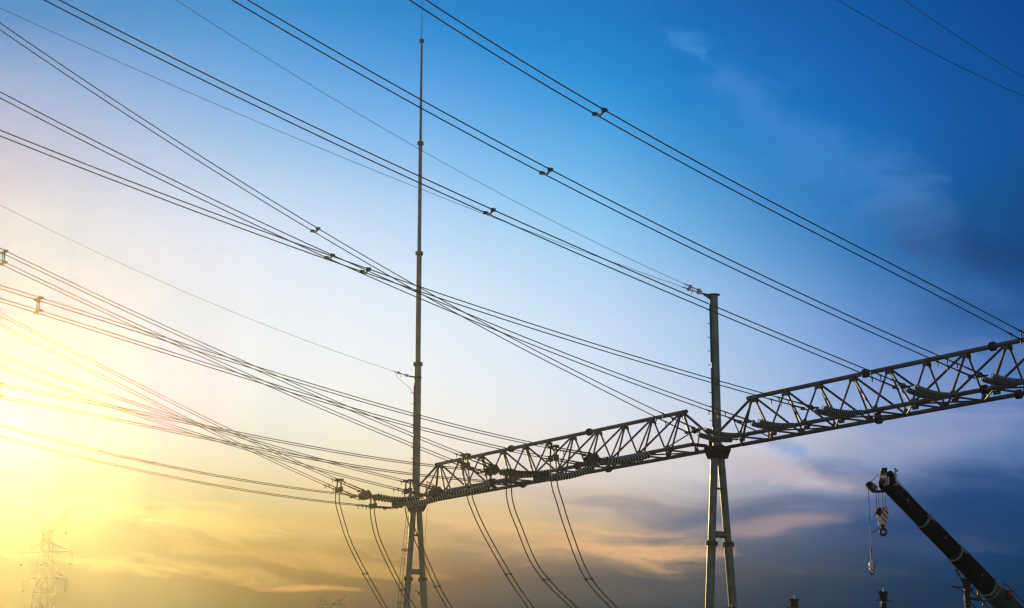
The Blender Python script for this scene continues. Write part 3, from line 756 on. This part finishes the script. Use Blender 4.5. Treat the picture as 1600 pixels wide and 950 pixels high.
    am = MB().prism([B_(1354.6, 761), B_(1360, 766), B_(1364, 769.6), B_(1378, 769.6), B_(1378, 766.2), B_(1366.5, 766), B_(1361, 762), B_(1357.2, 757.5), B_(1354.4, 756)], Y * .2)
    am.lathe(B_(1357.5, 757.5) - Y * .08, Y, [(0, .09), (.05, .07), (.11, .07), (.16, .09)], 14)
    am.build('fly_bracket', 'plate', root)
    MB().prism([B_(1354.6, 756), B_(1356.2, 752.3), B_(1361, 752.4), B_(1370.6, 759.2), B_(1371.6, 764), B_(1366.6, 765.8), B_(1361.2, 761.8), B_(1357.4, 757.3)], Y * .06).build('fly_bracket_plate', 'collarpaint', root)
    MB().tube([B_(1361, 752.5), B_(1372.5, 741)], .011, 6).tube([q(.0, 0, .42), q(j1, 0, .29), q(Ltot, 0, .38), q(s_piv - .3, 0, .4)], .011, 6).build('hoist_rope', 'wire', root)
    # carrier and superstructure below
    hx = Vector((ax.x, ax.y, 0)).normalized(); hy = Z.cross(hx)
    cc = Vector((piv.x, piv.y, 0)) - hx * 1.2
    K = lambda a, b, z: cc + hx * a + hy * b + Z * z
    MB().box(K(1.2, 0, 2.5), hx, hy, Z, 3.6, 1.7, .9).box(K(2.7, 0, 2.75), hx, hy, Z, .9, 2.3, 1.2).box(K(1.1, -.55, 3.1), hx, hy, Z, .5, .12, .9).box(K(1.1, .55, 3.1), hx, hy, Z, .5, .12, .9).build('superstructure', 'cranegrey', root)
    cabm = MB().prism([K(-1.2, .9, 2.0), K(.5, .9, 2.0), K(.5, .9, 3.5), K(-.7, .9, 3.5), K(-1.2, .9, 2.9)], hy * .8).build('operator_cab', 'cranegrey', root)
    MB().prism([K(-1.0, 1.306, 2.6), K(.3, 1.306, 2.6), K(.3, 1.306, 3.35), K(-.6, 1.306, 3.35), K(-1.0, 1.306, 2.9)], hy * .008).build('window', 'glasspane', cabm)
    MB().lathe(K(.6, 0, 1.75), Z, [(0, .8), (.3, .8)], 24).build('slewing_ring', 'iron', root)
    car = MB().box(K(.2, 0, 1.4), hx, hy, Z, 10.2, 2.4, .66)
    car.build('carrier', 'cranegrey', root)
    for a in (-3.6, -2.2, 2.6, 4.0):
        for s in (1, -1):
            w_ = MB().lathe(K(a, s * 1.0, .53), hy * s, [(-.17, .38), (-.15, .53), (.13, .53), (.17, .47), (.171, .3)], 24).build('wheel', 'black', root)
            MB().lathe(K(a, s * 1.0, .53), hy * s, [(.1, .3), (.174, .29), (.16, .12), (.2, .1)], 16).build('rim', 'white', w_)
    for a in (-4.6, 1.0):
        for s in (1, -1):
            MB().box(K(a, s * 1.9, 1.15), hx, hy, Z, .3, 1.6, .28).tube([K(a, s * 2.6, 1.2), K(a, s * 2.6, .12)], .1, 12).lathe(K(a, s * 2.6, .02), Z, [(0, .32), (.1, .32)], 16).build('outrigger', 'cranegrey', root)
    MB().tube([K(-.6, 0, 2.3), q(s_piv - 3.0, 0, -.2)], .13, 12).build('lift_cylinder', 'zinc', root)
    return pa, ax, sideh, upb
pa, cax, csd, cup = crane()
def P58(px, py): return at(px, py, 58.0)
# main hook block hanging under the boom head
hb = thing('hook_block', P58(1379, 806), 'red and white striped hook block hanging on four ropes below the boom head', 'crane hook')
rp = MB()
for x0, x1 in ((1368.6, 1370), (1372.5, 1374), (1379.3, 1379.5), (1384, 1384)): rp.tube([at(x0, 768, 58.0), at(x1, 795, 58.0)], .0095, 6)
rp.build('hoist_ropes', 'wire', hb)
cx = P58(1380.5, 806); ck = MB()
fx = X; fy = Y
def chk(poly, yo, thick, mi): ck.prism([P58(x, y) + Y * yo for x, y in poly], Y * thick, mi)
poly = [(1375.5, 793), (1383.5, 791.5), (1387, 800), (1385.5, 814), (1382.8, 821), (1379, 819.5), (1375.6, 806)]
chk(poly, -.14, .04, 0); chk(poly, .14, .04, 0)
def inside_band(k):
    # diagonal red bands clipped to the cheek outline
    from mathutils.geometry import intersect_line_line_2d
    out = [Vector(p) for p in poly]
    lo, hi = k, k + 4.2
    def clip(pts, fn):
        res = []
        for i in range(len(pts)):
            a, b = pts[i], pts[(i+1) % len(pts)]; fa, fb = fn(a), fn(b)
            if fa >= 0: res.append(a)
            if fa * fb < 0: res.append(a + (b - a) * (fa / (fa - fb)))
        return res
    fn = lambda p: (p[1] - 790) - (p[0] - 1375) * 1.15
    out = clip(out, lambda p: fn(p) - lo)
    if len(out) > 2: out = clip(out, lambda p: hi - fn(p))
    return out
for k in (-9.5, -1.2, 7.1, 15.4):
    b = inside_band(k)
    if len(b) > 2: ck.prism([P58(p[0], p[1]) - Y * .165 for p in b], Y * .006, 1)
ck.build('striped_cheek', ['white', 'red'], hb)
sm_ = MB().prism([P58(x, y) for x, y in [(1369, 796), (1374.5, 795), (1376, 806), (1378.5, 819), (1373, 820.5), (1371, 812)]], Y * .22).lathe(P58(1373.5, 800) - Y * .16, Y, [(0, .09), (.02, .13), (.14, .1), (.16, .1), (.28, .13), (.32, .09)], 14, 1)
sm_.build('side_cheek', ['white', 'black'], hb)
hk = MB().tube([P58(1379, 820), P58(1379.5, 826)], .075, 8, r2=.055)
hk.tube([P58(1380 + 4.6 * math.cos(a), 831.2 + 4.9 * math.sin(a)) for a in np.linspace(R(-100), R(255), 22)], .042, 8)
hk.tube([P58(1375, 825.5), P58(1368, 828.5), P58(1361, 834)], .012, 6).build('hook', 'iron', hb)
# auxiliary hook on its single rope
ah = thing('auxiliary_hook', P58(1361, 885), 'small white and red weighted hook on a long single rope left of the boom', 'crane hook')
MB().tube([at(1356.8, 762, 58.0), P58(1360.6, 858)], .0095, 6).tube([P58(1360.6, 856), P58(1361, 864)], .03, 6, r2=.02).tube([P58(1361, 862), P58(1361.5, 877)], .014, 6).build('hoist_rope', 'wire', ah)
wb = MB().lathe(P58(1362, 889.5), Z, [(0, .05), (.02, .085), (.2, .085), (.24, .05), (.3, .03)], 12, 0)
wb.box(P58(1362, 884.5), X, Y, Z, .13, .18, .2, 0).box(P58(1365.2, 884.5), X, Y, Z, .035, .19, .2, 1).box(P58(1359, 884.5), X, Y, Z, .02, .19, .2, 1)
wb.build('weight', ['white', 'red'], ah)
MB().tube([P58(1362, 889), P58(1362, 891.5)], .03, 6).tube([P58(1362.5 + 2.6 * math.cos(a), 894.5 + 2.9 * math.sin(a)) for a in np.linspace(R(-90), R(170), 14)], .024, 6).build('hook', 'iron', ah)

# ------------------------------------------------------------------ distant lattice pylons
def pylon(loc, rot, label, br=.062):
    r = thing('lattice_pylon', loc, label, 'pylon', 'distant double-circuit pylons')
    c, s_ = math.cos(rot), math.sin(rot); U = Vector((c, s_, 0)); V = Vector((-s_, c, 0))
    Q_ = lambda x, y, z: Vector(loc) + U * x + V * y + Z * z
    hwid = lambda z: 2.5 - 1.9 * z / 18.6 if z < 18.6 else .6 - .2 * (z - 18.6) / 3.2
    lv = [0, 3.6, 6.9, 9.8, 12.3, 14.3, 15.8, 17.2, 18.6, 19.8, 20.9, 21.8]
    body = MB()
    for i in range(len(lv) - 1):
        a, b = hwid(lv[i]), hwid(lv[i+1])
        cs = [(1, 1), (-1, 1), (-1, -1), (1, -1)]
        for k in range(4):
            p, n = cs[k], cs[(k+1) % 4]
            body.tube([Q_(p[0]*a, p[1]*a, lv[i]), Q_(p[0]*b, p[1]*b, lv[i+1])], br * 1.25, 4, caps=False)
            body.tube([Q_(p[0]*a, p[1]*a, lv[i]), Q_(n[0]*b, n[1]*b, lv[i+1])], br * .7, 4, caps=False)
            body.tube([Q_(n[0]*a, n[1]*a, lv[i]), Q_(p[0]*b, p[1]*b, lv[i+1])], br * .7, 4, caps=False)
            body.tube([Q_(p[0]*b, p[1]*b, lv[i+1]), Q_(n[0]*b, n[1]*b, lv[i+1])], br * .7, 4, caps=False)
    body.build('lattice_body', 'pylon', r)
    for z, arm, rise in ((15.8, 3.07, .95), (18.6, 3.6, .95), (21.8, 2.76, -.9)):
        m = MB(); w_ = hwid(z)
        for sg in (1, -1):
            for v in (1, -1):
                m.tube([Q_(sg*w_, v*w_, z), Q_(sg*arm, 0, z)], br, 4); m.tube([Q_(sg*w_, v*w_, z + rise), Q_(sg*arm, 0, z + .03)], br * .8, 4)
            m.tube([Q_(-sg*w_, 0, z), Q_(sg*arm, 0, z)], br, 4)
            for f in (.35, .65):
                x = w_ + (arm - w_) * f
                m.tube([Q_(sg*x, 0, z), Q_(sg*(w_ + (arm-w_)*(f-.2)), 0, z + rise * (1 - f + .2))], br * .6, 4)
        m.build('crossarm', 'pylon', r)
        for sg in (1, -1):
            i_ = MB()
            for v in (-.14, .14): i_.tube([Q_(sg*arm + v, 0, z), Q_(sg*arm + v, 0, z - 1.2)], .05, 5)
            i_.box(Q_(sg*arm, 0, z - 1.3), U, V, Z, .36, .26, .16)
            i_.build('suspension_insulator', 'brown', r)
    for sg in (1, -1):
        h = MB(); 
        for v in (1, -1):
            h.tube([Q_(sg*.4, v*.4, 21.8), Q_(sg*3.3, 0, 23.2)], br, 4); h.tube([Q_(sg*.3, v*.4, 20.9), Q_(sg*3.1, 0, 22.95)], br, 4)
        for f in (.2, .4, .6, .8): h.tube([Q_(sg*(.4 + 2.9*f), 0, 21.8 + 1.4*f), Q_(sg*(.3 + 2.8*(f-.08)), 0, 20.9 + 2.05*(f-.08))], br*.7, 4)
        h.tube([Q_(sg*2.9, 0, 23.05), Q_(sg*3.65, 0, 22.95)], br, 4)
        h.build('horn', 'pylon', r)
    return r
PY1, PY2 = 150.0, 236.0
p1 = at(75, 830, PY1); p1.z = 0
pyl = pylon(p1, R(-14), 'pale lattice pylon with three crossarms fading in the glare at lower left')
pyl.scale = (.62, .62, (at(75, 795, PY1).z) / 23.2)
q = at(518, 935, PY2); p2 = pylon((q.x, q.y, 0), R(-8), 'far pylon of which only the horned top shows above the bottom edge', .11); p2.scale = (.57, .57, at(518, 932, PY2).z / 23.2)
